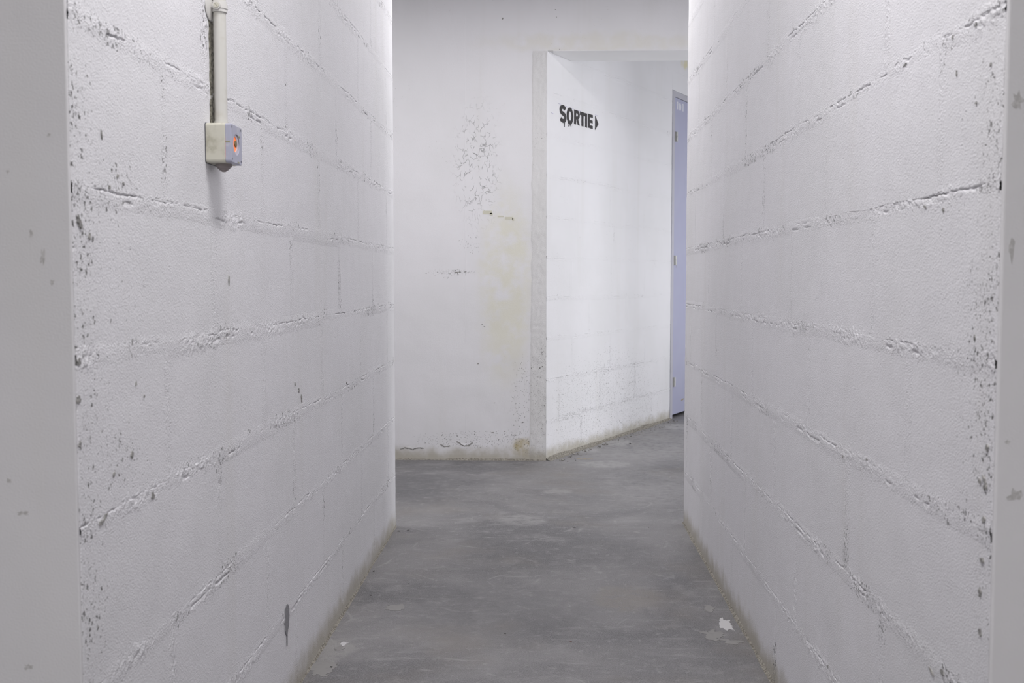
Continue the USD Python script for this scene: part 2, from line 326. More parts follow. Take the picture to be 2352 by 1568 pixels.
def block_wall(name, O, U, N, length, thick, first, pitch, mat, jmat, seed, hole=None, gain=1.0):
    F = frame(O, U, N); rng = np.random.default_rng(seed)
    w = thing(name, kind='structure')
    cores, sheets = [], []
    def core(u0, u1, z0, z1):
        cores.append(fix(to_world(bx(u0, u1, z0, z1, -thick + .008, -.0125), F)))
    if hole: core(.004, hole[0] - .003, 0, H); core(hole[1] + .003, length - .004, 0, H); core(hole[0] - .003, hole[1] + .003, hole[2] + .004, H)
    else: core(.002, length - .002, 0, H)
    blocks = []
    for k in range(len(ZJ) - 1):
        z0, z1 = ZJ[k], ZJ[k + 1]
        spans = [(0.0, length)]
        if hole and z0 < hole[2] - .01: spans = [(0.0, hole[0]), (hole[1], length)]
        if hole and z0 < hole[2] < z1: blocks.append((hole[0] + .0005, hole[1] - .0005, hole[2] + .004, z1 - GAP / 2))
        for a, b in spans:
            cuts = [a] + [c for c in np.arange(first[k] - 4 * pitch, length + pitch, pitch) if a + .06 < c < b - .06] + [b]
            cuts = [c + (rng.normal(0, .006) if 0 < i < len(cuts) - 1 else 0) for i, c in enumerate(cuts)]
            zz0 = z0 + (GAP / 2 if k else 0); zz1 = z1 - (GAP / 2 if k < len(ZJ) - 2 else 0)
            for i in range(len(cuts) - 1):
                u0 = cuts[i] + (GAP / 2 if i else 0); u1 = cuts[i + 1] - (GAP / 2 if i < len(cuts) - 2 else 0)
                blocks.append((u0, u1, zz0, zz1))
                if i: sheets.append(strip(seed * 31 + k * 7 + i, zz1 - zz0, gain * (1.5 if z0 < .5 else 1.0), cuts[i], F, zz0, False))
            if k: sheets.append(strip(seed * 57 + k * 13 + int(a * 10), b - a - .004, gain * (2.3 if z0 < .5 and gain < 1 else 1.0), z0, F, a + .002, True))
    for u0, u1, z0, z1 in blocks:
        obj('block', block_mesh(rng, u0, u1, z0, z1, thick, F, rng.normal(0, .00025)), mat, w)
    obj('mortar_core', cat_(*cores), jmat, w)
    sh = [orient(m, N) for m in sheets]
    obj('mortar', cat_(*sh), jmat, w, smooth=True, kind='stuff')
    return w, F

Y0, YL, YR = 1.168, 3.66, 3.752                       # corridor walls: near arris, far ends
XL, XR = -0.535, 0.497
ev, od = 1.675 - Y0, 1.961 - Y0
firstL = [ev, od, ev, od, ev, od, ev - .03, od, ev, od, ev, od]
wl, FL = block_wall('wall_left', (XL, Y0, 0), (0, 1, 0), (1, 0, 0), YL - Y0, 0.20, firstL, 0.512, M['block_left'], M['joint'], 1)
firstR = [2.243, 2.063, 2.27, 1.99, 2.147, 1.89, 2.119, 1.86, 2.10, 1.85, 2.1, 1.85]
firstR = [x - Y0 for x in firstR]
wr, FR = block_wall('wall_right', (XR, Y0, 0), (0, 1, 0), (-1, 0, 0), YR - Y0, 0.20, firstR, 0.54, M['block_right'], M['joint'], 2)
TH = math.radians(27.0)
SU, SN = np.array([math.sin(TH), math.cos(TH), 0]), np.array([math.cos(TH), -math.sin(TH), 0])
SO = np.array([0.0, 5.033, 0.0])
D0, D1, DZ = 1.706, 2.62, 2.041
firstS = [.389, .14, .774 - .5, .5, .27, .81, 1.253 - .5, .5, .27, .5, .3, .55]
we, FE = block_wall('wall_exit', SO, SU, SN, 3.3, 0.15, firstS, 0.50, M['block_exit'], M['joint_exit'], 3, hole=(D0, D1, DZ), gain=0.6)

# ------------------------------------------------------------------ cast walls, floor, ceiling and the rest of the shell
def struct(name, mesh, mat, smooth=False, parent=None):
    return obj(name, mesh, mat, parent, smooth, kind=None if parent else 'structure')
def rounded(poly, r): return Polygon(poly).buffer(-r).buffer(r, quad_segs=4)
f = struct('floor', bx(-3.2, 4.4, -1.9, 8.6, -0.12, 0.0), M['floor'])
FLOOR = f
struct('ceiling', bx(-3.2, 4.4, -1.9, 8.6, 2.30, 2.42), M['soffit'])
HZ = 1.960
back = cat_(prism([(-3.0, 5.033), (0, 5.033), (-0.465, 5.27), (-3.0, 5.27)], 0, H), prism([(0, 5.033), (4.2, 5.033), (4.2, 5.27), (0.121, 5.27)], HZ, H))
wb = thing('wall_back', kind='structure')
M['lit_soffit'] = paint('lit_soffit_paint', 0.04, grain=0.3, stain=0.0, tint=(.88, .875, .885), streak=0.0)  # light on the header underside put into a whiter colour
obj('soffit', bx(.03, 4.19, 5.0335, 5.2695, HZ - .0025, HZ - .0002).slice_plane((.005, 5.033, 0), (.891, -.454, 0), cap=True), M['lit_soffit'], wb)
obj('cast_panel', back, M['cast'], wb)
# rough plaster strip along the jamb, a few millimetres proud and uneven
def strip_plaster():
    nz, nx = 260, 14
    z = np.linspace(0.0, 1.957, nz); rng = np.random.default_rng(5)
    left = -0.081 + 0.0052 * z + (meshkit.fbm(np.c_[z * 9, z * 0, z * 0], 4) - .5) * 0.007
    V = []
    for i in range(nz):
        x = np.linspace(left[i], -0.0008, nx)
        edge = np.minimum(1, np.arange(nx) / 1.2)
        d = 0.0016 * edge + (meshkit.fbm(np.c_[x * 90, np.full(nx, z[i] * 60), np.full(nx, 3.0)], 4) - .5) * 0.0045 * edge
        d[-1] = 0.0015; d[-2] *= .8; d[0] = -0.001
        V.append(np.c_[x, 5.033 - np.maximum(d, -0.001), np.full(nx, z[i])])
    V = np.array(V).reshape(-1, 3); idx = np.arange(nz * nx).reshape(nz, nx)
    fc = np.concatenate([np.stack([idx[:-1, :-1], idx[:-1, 1:], idx[1:, 1:]], -1).reshape(-1, 3), np.stack([idx[:-1, :-1], idx[1:, 1:], idx[1:, :-1]], -1).reshape(-1, 3)])
    return orient(trimesh.Trimesh(V, fc, process=False), (0, -1, 0))
obj('plaster_strip', strip_plaster(), M['rough_strip'], wb, smooth=True)
obj('formwork_ridge', fix(prism([(-.3925, 5.0335), (-.3905, 5.0326), (-.3885, 5.0335)], 0.12, 2.295)), M['cast'], wb)
# near ends of the corridor walls: plastered returns
WF = [None, None]
WF[0] = struct('wall_front_left', fix(prism(unary_union([rounded([(-3.0, 1.1630), (XL - .0004, 1.1630), (XL - .0004, Y0 + .02), (-3.0, Y0 + .02)], .0015).intersection(sbox(-4, 0, 0, Y0 - .0005)), sbox(-3.0, 1.165, XL - .203, 1.36)]), 0, H)), M['smooth'])
WF[1] = struct('wall_front_right', fix(prism(unary_union([rounded([(4.2, 1.1630), (XR + .0004, 1.1630), (XR + .0004, Y0 + .02), (4.2, Y0 + .02)], .003).intersection(sbox(0, 0, 5, Y0 - .0005)), sbox(XR + .203, 1.165, 4.2, 1.36)]), 0, H)), M['smooth'])
struct('wall_crossing_left', bx(-3.0, XL - .203, 3.46, YL, 0, H), M['smooth'])
struct('wall_crossing_right', bx(XR + .203, 4.2, 3.552, YR, 0, H), M['smooth'])
struct('wall_end_left', bx(-3.1, -3.001, -1.8, 5.3, 0, H), M['smooth'])
struct('wall_end_right', bx(4.201, 4.3, -1.8, 8.5, 0, H), M['smooth'])
struct('wall_rear', bx(-3.0, 4.2, -1.9, -1.8, 0, H), M['smooth'])
pr = SO + SU * 0 + SN * 1.45
q0 = pr + SU * ((5.28 - pr[1]) / SU[1]); q1 = q0 + SU * 3.2
struct('wall_passage', fix(prism([tuple(q0[:2]), tuple((q0 + np.array([.16, 0, 0]))[:2]), tuple((q1 + SN * .14)[:2]), tuple(q1[:2])], 0, H)), M['smooth'])
e0 = SO + SU * 3.31
struct('wall_passage_end', fix(prism([tuple((e0 - SN * .15)[:2]), tuple((e0 + SN * 1.44)[:2]), tuple((e0 + SN * 1.44 + SU * .1)[:2]), tuple((e0 - SN * .15 + SU * .1)[:2])], 0, H)), M['smooth'])

# dirty mortar fillets where walls meet the floor
def fillet(name, a, b, n, parent, w=0.035, hgt=0.022, seed=0, mat='mortar_dirt', step=.006, rag=.6):
    a, b, n = np.array(a, float), np.array(b, float), np.array(n, float); L = np.linalg.norm(b - a); u = (b - a) / L
    k = int(L / step); s = np.linspace(0, L, k + 1); m = 9; t = np.linspace(0, 1, m)
    S, T = np.meshgrid(s, t, indexing='ij')
    amp = 0.45 + 1.1 * meshkit.fbm(np.stack([s * 6, s * 0 + seed, s * 0], -1), 3)[:, None]
    nn = meshkit.fbm(np.stack([S * 130, T * 4, S * 0 + seed], -1), 4) - .5
    d = T * w * amp; z = (1 - T) ** 2.2 * hgt * amp + nn * rag * hgt * (1 - T) * (0.3 + T)
    z = np.maximum(z, -0.001); z[:, -1] = -0.002
    d = d + (meshkit.fbm(np.stack([S * 110, T * 2, S * 0 + seed + 7], -1), 4) - .5) * rag * w * T; d[:, 0] = -.004
    P = (a + S[..., None] * u + d[..., None] * n); P[..., 2] = z
    idx = np.arange((k + 1) * m).reshape(k + 1, m)
    fc = np.concatenate([np.stack([idx[:-1, :-1], idx[1:, :-1], idx[1:, 1:]], -1).reshape(-1, 3), np.stack([idx[:-1, :-1], idx[1:, 1:], idx[:-1, 1:]], -1).reshape(-1, 3)])
    return obj(name, orient(trimesh.Trimesh(P.reshape(-1, 3), fc, process=False), (0, 0, 1)), M[mat], parent, smooth=True)
fillet('mortar_fillet', SO + SU * .0, SO + SU * D0, SN, we, .028, .014, 1, step=.004)
fillet('mortar_fillet', (-1.2, 5.033, 0), (0, 5.033, 0), (0, -1, 0), wb, .010, .009, 2, step=.004)
fillet('mortar_fillet', (XL, Y0, 0), (XL, YL, 0), (1, 0, 0), wl, .006, .006, 3, step=.004, rag=.3)
fillet('mortar_fillet', (XR, Y0, 0), (XR, YR, 0), (-1, 0, 0), wr, .007, .006, 4, step=.004, rag=.3)

def ragged(p, seed, amp=.0009):
    p = p.segmentize(.004)
    def jig(ring):
        c = np.array(ring.coords)[:-1]
        q = np.c_[c * 160, np.full(len(c), seed * 1.0)]
        return c + np.c_[meshkit.fbm(q, 3, 1) - .5, meshkit.fbm(q, 3, 2) - .5] * 2 * amp * 1.6
    out = []
    for g_ in getattr(p, 'geoms', [p]): out.append(Polygon(jig(g_.exterior), [jig(r) for r in g_.interiors]).buffer(0))
    return unary_union(out)
# ------------------------------------------------------------------ gouges, chips and bare spots in the paint
def blob(rng, w, h, k=11, rag=.28):
    a = np.linspace(0, 2 * np.pi, k, endpoint=False)
    r = 1 + rng.normal(0, rag, k); r = np.clip(r, .45, 1.6)
    return Polygon(np.c_[np.cos(a) * r * w / 2, np.sin(a) * r * h / 2]).buffer(0)
def slab_on(F, poly, n0, n1):
    poly = poly if poly.geom_type == 'Polygon' else max(poly.geoms, key=lambda g_: g_.area)
    return fix(to_world(trimesh.creation.extrude_polygon(poly, n1 - n0, engine='earcut').apply_translation((0, 0, n0)), F))
rng = np.random.default_rng(11)
def gouge(F, wall, u, z, w, h, mat='chip', n1=.0016, rot=0):
    p = affinity.translate(affinity.rotate(blob(rng, w * .62, h * .62, 13, .34), rot, origin=(0, 0)), u, z)
    obj('gouge', slab_on(F, p, -.004, n1), M[mat], wall)
for y, z, w, h, r in [(1.746, .878, .0045, .020, 0), (1.321, .653, .016, .014, 20), (1.389, .586, .018, .014, 0), (2.198, .656, .007, .012, 15), (2.2325, .639, .007, .014, 10), (2.256, .620, .008, .022, 15),
                   (1.185, .944, .012, .022, 20), (1.211, .929, .007, .010, 0), (1.2349, .592, .022, .007, 25), (1.2226, .588, .014, .009, 0),
                   (1.366, .724, .005, .006, 0), (1.339, .744, .005, .009, 0), (1.263, .638, .006, .010, 0), (1.25, 1.052, .004, .016, 10), (1.312, 1.0, .007, .007, 0), (1.27, .992, .009, .006, 0), (1.295, 1.008, .008, .006, 0), (2.767, .602, .02, .007, 25),
                   (1.175, .785, .012, .014, 0), (1.172, .742, .009, .012, 0), (1.172, .690, .008, .010, 0)]:
    gouge(FL, wl, y - Y0, z, w, h, rot=r)
bare = Polygon([(2.086, .203), (2.098, .208), (2.109, .207), (2.119, .198), (2.120, .188), (2.122, .180), (2.117, .170), (2.118, .164), (2.108, .155), (2.104, .148), (2.102, .125), (2.099, .125), (2.0985, .146), (2.092, .152), (2.086, .160), (2.087, .170), (2.083, .176), (2.087, .186), (2.084, .194)])
obj('bare_or_shade_patch', slab_on(FL, affinity.translate(affinity.scale(bare, .95, 1.05), -Y0, 0), -.004, .0019), M['bare'], wl, label='grey unpainted drip-shaped patch')
for y, z, w, h, r in [(1.396, .974, .014, .006, 10), (1.332, .966, .010, .008, 0), (1.751, .583, .006, .006, 0), (1.621, .601, .008, .005, 0), (1.19, .6534, .014, .006, 40), (1.202, .649, .008, .008, 0), (1.1875, .645, .010, .012, 0), (1.188, .608, .012, .010, 0),
                   (1.190, .476, .009, .013, 0), (1.335, .376, .020, .007, 20), (1.299, .389, .018, .010, 0), (1.817, .200, .012, .008, 0), (1.486, 1.176, .018, .005, -10), (1.315, 1.175, .006, .006, 0), (1.245, 1.174, .006, .008, 0), (1.2025, 1.119, .006, .005, 0), (1.24, 1.083, .006, .005, 0), (1.2266, .812, .006, .009, 0), (1.193, .522, .009, .012, 0), (1.30, 1.128, .004, .010, 0), (1.185, .69, .01, .012, 0), (1.19, .56, .012, .009, 0)]:
    gouge(FR, wr, y - Y0, z, w, h, rot=r)
FEL = frame((0, 1.1630, 0), (1, 0, 0), (0, -1, 0))
for side, x, z, w, h in [(0, -.614, .650, .006, .006), (0, -.5987, .6125, .012, .005), (0, -.5972, .4334, .012, .006), (0, -.567, .905, .005, .016), (0, -.580, .93, .004, .008), (0, -.5575, .876, .005, .006), (0, -.604, 1.0, .004, .004), (0, -.557, 1.04, .004, .004),
                         (1, .5102, 1.072, .012, .020), (1, .5205, .6407, .016, .012), (1, .508, .913, .005, .022), (1, .509, .70, .005, .005)]:
    p = affinity.translate(blob(rng, w, h, 13, .3), x, z)
    obj('scuff', slab_on(FEL, p, -.002, .0003), M['scuff'], WF[side])
# flakes of paint curling off the foot of the back wall
def flake(pts, lift):
    P = np.array(pts, float); n = len(P); V = []
    for i, (x, z) in enumerate(P):
        k = math.sin(math.pi * i / (n - 1))
        V += [(x, 5.0335, z + .006 * k), (x, 5.0335 - lift * k * .5, z + .003), (x, 5.0335 - lift * k, z - .003 * k), (x, 5.0335 - lift * k + .0015, z - .0055 * k), (x, 5.034, z - .001)]
    fc = []
    for i in range(n - 1):
        for j in range(5):
            a, b, c, d = i * 5 + j, i * 5 + (j + 1) % 5, (i + 1) * 5 + j, (i + 1) * 5 + (j + 1) % 5
            fc += [(a, b, c), (b, d, c)]
    return fix(trimesh.Trimesh(np.array(V), np.array(fc), process=False))
for pts, lift in [([(-.512, .080), (-.505, .075), (-.495, .072), (-.485, .071), (-.476, .071), (-.470, .073)], .002),
                  ([(-.432, .094), (-.42, .087), (-.41, .080), (-.398, .0745), (-.385, .0755), (-.372, .080), (-.360, .088)], .0025),
                  ([(-.705, .056), (-.69, .064), (-.675, .062), (-.655, .058), (-.645, .055)], .002), ([(-.64, .06), (-.62, .064), (-.60, .061)], .002)]:
    obj('paint_flake', flake(pts, lift), M['cast'], wb, smooth=40)
    lip_shade = LineString(pts).buffer(.0030, cap_style='round')  # dark crescent painted in as the shade under the flake
    lip_shade = ragged(affinity.translate(lip_shade, 0, -.006), 3, .0022)
    obj('bare_or_shade_patch', slab_on(frame((0, 5.033, 0), (1, 0, 0), (0, -1, 0)), lip_shade, -.003, .0006), M['chip'], wb)
FB = frame((0, 5.033, 0), (1, 0, 0), (0, -1, 0))
for x, z, w, h, r in [(-.43, .911, .05, .006, 3), (-.50, .908, .02, .005, 0), (-.58, .907, .012, .005, 0), (-.39, .914, .02, .008, 10), (-.112, .185, .010, .012, 30), (-.13, .205, .012, .006, 20), (-.062, .17, .010, .007, 0), (-.05, .12, .012, .010, 40), (-.20, .14, .012, .006, 0), (-.26, .135, .018, .006, 10), (-.30, .65, .014, .006, 0), (-.31, .66, .01, .005, 0),
                   (-.21, 2.11, .010, .016, -25), (.04, 2.15, .007, .006, 0), (.045, 2.115, .006, .006, 0), (.02, 1.99, .006, .006, 0), (.06, 1.966, .006, .005, 0), (-.25, .28, .01, .006, 0), (-.33, .47, .012, .009, 0)]:
    gouge(FB, wb, x, z, w, h, n1=.0008, rot=r)
# yellowed tape residue
for x0, x1, z, h in [(-.306, -.262, 1.197, .017), (-.272, -.258, 1.189, .012), (-.235, -.205, 1.178, .007), (-.200, -.160, 1.170, .012), (-.165, -.155, 1.163, .012)]:
    p = sbox(x0, z - h / 2, x1, z + h / 2)
    obj('tape_residue', slab_on(FB, p, -.002, .0006), plain('tape_residue' + str(len(used)), (.60, .585, .49), .6), wb)

# floor: paint and mortar spills
def spill(poly, mat, hgt=.0012, label=None):
    m = trimesh.creation.extrude_polygon(poly, hgt + .002, engine='earcut'); m.apply_translation((0, 0, -.002))
    return m
wspl = Polygon([(.440, 2.630), (.447, 2.648), (.450, 2.672), (.457, 2.690), (.459, 2.668), (.467, 2.662), (.475, 2.668), (.471, 2.645), (.474, 2.620), (.470, 2.596), (.472, 2.582), (.463, 2.596), (.458, 2.590), (.452, 2.576), (.447, 2.600), (.438, 2.604), (.441, 2.617)])
wspl = ragged(wspl, 5, .0035)
FLX = FLOOR
obj('paint_spill', spill(wspl, None), M['white_spill'], FLX, label='small white paint splash at the foot of the right wall')
for (x, y, w, h, mt) in [(.415, 2.555, .045, .09, 'pale_spill'), (.449, 2.505, .05, .04, 'pale_spill'), (.437, 2.755, .035, .05, 'pale_spill'), (-.487, 2.462, .014, .02, 'white_spill'), (-.492, 2.43, .014, .02, 'pale_spill'), (-.505, 2.305, .07, .10, 'pale_spill'), (.19, 5.08, .09, .016, 'ochre'), (-.40, 2.74, .05, .06, 'pale_spill')]:
    obj('paint_spill', spill(max(getattr(q_ := ragged(affinity.translate(blob(rng, w * .8, h * .8, 16, .3), x, y).buffer(.003), 6, .006), 'geoms', [q_]), key=lambda t: t.area), None, .0007), M[mt], FLX)

# ------------------------------------------------------------------ painted exit lettering on the block wall
def ell(cx, cy, rx, ry): return affinity.scale(Point(cx, cy).buffer(1, quad_segs=16), rx, ry)
def letter_S(w, h):
    t = np.linspace(0, 1, 40); c = []
    r1x, r1y, cy1 = .36 * w, .205 * h, .71 * h
    r2x, r2y, cy2 = .38 * w, .215 * h, .285 * h
    a = np.radians(np.linspace(25, 262, 26)); c += [(w * .5 + r1x * math.cos(x), cy1 + r1y * math.sin(x)) for x in a]
    b = np.radians(np.linspace(78, -152, 26)); c += [(w * .5 + r2x * math.cos(x), cy2 + r2y * math.sin(x)) for x in b]
    return LineString(c).buffer(.0096, cap_style='flat', join_style='round')
def letter(ch, w, h):
    sv, shh = .0205, .0155
    if ch == 'S': return letter_S(w, h)
    if ch == 'O': return ell(w / 2, h / 2, w / 2, h / 2).difference(ell(w / 2, h / 2, w / 2 - .0205, h / 2 - .0185))
    if ch == 'I': return sbox(0, 0, w, h)
    if ch == 'T': return unary_union([sbox(0, h - .0175, w, h), sbox(w / 2 - sv / 2, 0, w / 2 + sv / 2, h)])
    if ch == 'E': return unary_union([sbox(0, 0, sv, h), sbox(0, 0, w, shh), sbox(0, h - shh, w, h), sbox(0, h / 2 - .0072, w * .96, h / 2 + .0072)])
    bowl = sbox(0, h * .38, w * .62, h).union(ell(w * .58, h * .69, w * .40, h * .31)).difference(sbox(sv, h * .38 + .0145, w * .56, h - .0145).union(ell(w * .56, h * .69, w * .40 - .0175, h * .31 - .0145)))
    leg = Polygon([(w * .38, h * .42), (w * .66, h * .44), (w * 1.0, 0), (w * .68, 0)])
    return unary_union([sbox(0, 0, sv, h), bowl, leg])
def on_exit(poly, n0, n1):
    ms = [trimesh.creation.extrude_polygon(g_, n1 - n0, engine='earcut') for g_ in getattr(poly, 'geoms', [poly])]
    m = cat_(*ms); m.apply_translation((0, 0, n0)); return fix(to_world(m, FE))
sign = thing('exit_lettering', 'black stencilled word SORTIE with a right-pointing arrow, painted on the bright diagonal wall', 'sign')
spec = [('S', .137, .208, 1.6475, 1.7270), ('O', .216, .288, 1.6455, 1.7285), ('R', .300, .364, 1.6535, 1.7255), ('T', .368, .427, 1.6545, 1.7255), ('I', .431, .4525, 1.6545, 1.7255), ('E', .466, .522, 1.656, 1.7280)]
for i, (ch, u0, u1, z0, z1) in enumerate(spec):
    p = affinity.translate(letter(ch, u1 - u0, z1 - z0), u0, z0)
    p = ragged(p, i)
    if ch == 'S': p = unary_union([p, Polygon([(.178, 1.655), (.196, 1.655), (.1915, 1.641), (.1895, 1.633), (.1905, 1.6255), (.1860, 1.6250), (.1868, 1.636), (.184, 1.645)])])
    if ch == 'O': p = unary_union([p, Polygon([(.246, 1.650), (.262, 1.650), (.2565, 1.643), (.2550, 1.637), (.2530, 1.637), (.2525, 1.643)])])
    obj('letter', on_exit(p, .0012, .0026), M['black_paint'], sign)
obj('paint_drip', on_exit(Polygon([(.229, 1.652), (.233, 1.650), (.2315, 1.643), (.2345, 1.634), (.2320, 1.6325), (.2295, 1.642)]), .0012, .0026), M['black_paint'], sign)
obj('arrow', on_exit(ragged(Polygon([(.5545, 1.7285), (.5535, 1.6555), (.5945, 1.6915)]), 8, .0006), .0012, .0026), M['black_paint'], sign)
for (u0, z0, u1, z1) in [(.120, 1.7315, .148, 1.7300), (.205, 1.7285, .222, 1.7275), (.262, 1.7275, .292, 1.7270), (.33, 1.7268, .378, 1.7275), (.552, 1.7330, .585, 1.7335), (.048, 1.6755, .066, 1.6740)]:
    obj('guide_line', on_exit(LineString([(u0, z0), (u1, z1)]).buffer(.0011), .0012, .0022), M['pencil'], sign)

# ------------------------------------------------------------------ metal cellar door in the diagonal wall
door = thing('door_1', 'lilac-grey metal cellar door numbered 101 in a grey frame at the far right', 'door', kind='structure')
fr = sbox(D0, 0.0005, D1, DZ).difference(sbox(D0 + .038, -.1, D1 - .038, DZ - .034))
FN0, FN1 = -.10, .004
fm = trimesh.creation.extrude_polygon(fr, FN1 - FN0, engine='earcut'); fm.apply_translation((0, 0, FN0))
obj('frame', fix(to_world(fm, FE)), M['frame'], door)
LN = .0006
obj('leaf', fix(to_world(bx(D0 + .040, D1 - .040, .022, DZ - .0375, LN - .035, LN), FE)), M['leaf'], door)
obj('stop', fix(to_world(cat_(bx(D0 + .026, D0 + .046, .001, DZ - .02, LN - .06, LN - .037), bx(D0 + .046, D1 - .046, DZ - .05, DZ - .022, LN - .06, LN - .037)), FE)), M['frame'], door)
for zc in (1.762, .995, .230):
    hg = obj('hinge', fix(to_world(bx(D0 + .043, D0 + .066, zc - .030, zc + .030, LN - .0005, LN + .003), FE)), M['hinge'], door)
    for s in (-1, 1):
        kn = trimesh.creation.cylinder(radius=.0075, height=.029, sections=16)
        kn.apply_transform(trimesh.transformations.rotation_matrix(math.pi / 2, (1, 0, 0)))
        kn.apply_translation((D0 + .058, zc + s * .0152, LN + .009))
        obj('knuckle', fix(to_world(kn, FE)), M['hinge'], hg, smooth=40)
def digit(poly): 
    ms = [trimesh.creation.extrude_polygon(g_, .001, engine='earcut') for g_ in getattr(poly, 'geoms', [poly])]
    m = cat_(*ms); m.apply_translation((0, 0, LN - .0002)); return fix(to_world(m, FE))
one = lambda u, z: unary_union([sbox(u + .004, z, u + .0165, z + .048), Polygon([(u + .004, z + .048), (u - .002, z + .041), (u + .004, z + .041)])])
zero = lambda u, z: ell(u + .02, z + .024, .020, .024).difference(ell(u + .02, z + .024, .0075, .0215)).difference(sbox(u + .0165, z - .01, u + .0235, z + .06))
for i, p in enumerate([one(1.788, 1.936), zero(1.821, 1.933), one(1.886, 1.936)]):
    obj('digit', digit(p), M['digit'], door, label='white stencilled figure')
# rusty spot under the middle hinge, scuffs near the foot of the leaf
obj('rust_mark', fix(to_world(trimesh.creation.extrude_polygon(Polygon([(1.792, .995), (1.803, .996), (1.800, .970), (1.797, .950), (1.795, .970)]), .001, engine='earcut').apply_translation((0, 0, LN - .0002)), FE)), M['chip'], door)
obj('scuff_mark', fix(to_world(trimesh.creation.extrude_polygon(Polygon([(1.91, .098), (1.93, .104), (1.965, .106), (1.96, .099), (1.93, .094)]), .001, engine='earcut').apply_translation((0, 0, LN - .0002)), FE)), M['ochre'], door)

# ------------------------------------------------------------------ light switch on the left wall
def local_left(mesh):                        # built with x along the wall (+y), y up (z), z out of the wall
    v = np.array(mesh.vertices)
    return fix(trimesh.Trimesh(np.c_[v[:, 2], v[:, 0], v[:, 1]], np.array(mesh.faces), process=False))
def rbox(w, h, d, r, z0, bev=.0015):
    base = sbox(-w / 2, -h / 2, w / 2, h / 2).buffer(-r).buffer(r, quad_segs=6)
    a = trimesh.creation.extrude_polygon(base, d - bev, engine='earcut')
    import manifold3d as m3
    mf = lambda m: m3.Manifold(m3.Mesh(np.asarray(m.vertices, np.float32), np.asarray(m.faces, np.uint32)))
    top = trimesh.creation.extrude_polygon(base.buffer(-bev), d, engine='earcut')
    hull = m3.Manifold.batch_hull([mf(a), mf(top)])
    return hull.translate((0, 0, z0))
import manifold3d as m3
def man(m): return m3.Manifold(m3.Mesh(np.asarray(m.vertices, np.float32), np.asarray(m.faces, np.uint32)))
def tri(mf):
    q = mf.to_mesh(); return trimesh.Trimesh(np.array(q.vert_properties[:, :3], float), np.array(q.tri_verts), process=False)
def cyl(r, h, z0, x=0, y=0, sec=40, r2=None): return m3.Manifold.cylinder(h, r, r if r2 is None else r2, sec).translate((x, y, z0))
SY, SZ = 1.6655, 1.0930
sw = thing('light_switch', 'cream surface-mounted light switch with lilac cover and glowing orange push button on the left wall', 'light switch', (XL, SY, SZ))
back_ = rbox(.060, .062, .031, .005, 0.0008, .0006)
obj('housing', local_left(tri(back_)), M['cream'], sw, smooth=35)
obj('gap_shade', local_left(tri(rbox(.0615, .0635, .0012, .005, 0.0001, .0001))), M['screw_dark'], sw)  # dark sheet painted in for the shaded gap behind the housing
obj('seal', local_left(tri(rbox(.0585, .0605, .0008, .005, 0.0312, .0001))), M['screw_dark'], sw)
obj('glow_slit', local_left(bx(-.0294, -.0280, -.0235, .0080, .0313, .0319)), M['glow'], sw, label='orange light leaking through the cover seam')
lid = rbox(.058, .061, .0092, .004, .0320, .0012) - cyl(.0165, .02, .0372, -.0005, 0)
lid = lid - sum((cyl(.0022, .01, .0395, sx * .0235, sy * .025, 16) for sx in (-1, 1) for sy in (-1, 1)), m3.Manifold())
obj('cover', local_left(tri(lid)), M['lid'], sw, smooth=35)
btn = cyl(.0118, .0012, .0372, -.0038, 0)
ringm = cyl(.0163, .0026, .0371, -.0005, 0) - cyl(.0112, .02, .0360, -.0038, 0, r2=.0155)
obj('button_ring', local_left(tri(ringm)), M['socket'], sw, smooth=35)
obj('button', local_left(tri(btn)), M['glow'], sw, smooth=35, label='glowing orange push button')
obj('button_cap', local_left(tri(cyl(.0056, .0022, .0380, .0012, .0012, r2=.0050))), M['amber'], sw, smooth=35)
for (x0, x1, y0, y1, z0, z1) in [(-.0293, -.0288, .0005, .0026, .0322, .0392), (.010, .017, .0125, .0155, .0410, .0415), (.004, .013, -.0285, -.0262, .0410, .0415)]:
    obj('dirt_mark', local_left(bx(x0, x1, y0, y1, z0, z1)), M['olive'], sw)
for sx in (-1, 1):
    for sy in (-1, 1):
        obj('screw', local_left(tri(cyl(.0020, .0012, .0396, sx * .0235, sy * .025, 14))), M['screw_dark'], sw)
# ribbed rubber gland under the box
prof = [(0, -.0125), (.0035, -.0118), (.0045, -.0100), (.0068, -.0096), (.0078, -.0076), (.0096, -.0072), (.0104, -.0050), (.0122, -.0046), (.0130, -.0018), (.0130, 0.0006), (0, .0006)]
gl = trimesh.creation.revolve(np.array(prof), sections=36); gl.apply_translation((.020, 0, -.0308))
obj('gland', fix(gl), M['gland'], sw, smooth=30)

# grime and the pipe's shade, painted as a dark strip behind the conduit
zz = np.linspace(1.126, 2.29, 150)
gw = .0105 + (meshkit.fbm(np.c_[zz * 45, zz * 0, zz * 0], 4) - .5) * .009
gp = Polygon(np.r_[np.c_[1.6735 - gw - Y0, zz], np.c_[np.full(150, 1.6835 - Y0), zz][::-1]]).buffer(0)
obj('grime_shade_streak', slab_on(FL, gp, -.002, .0009), M['grime_shade'], wl)
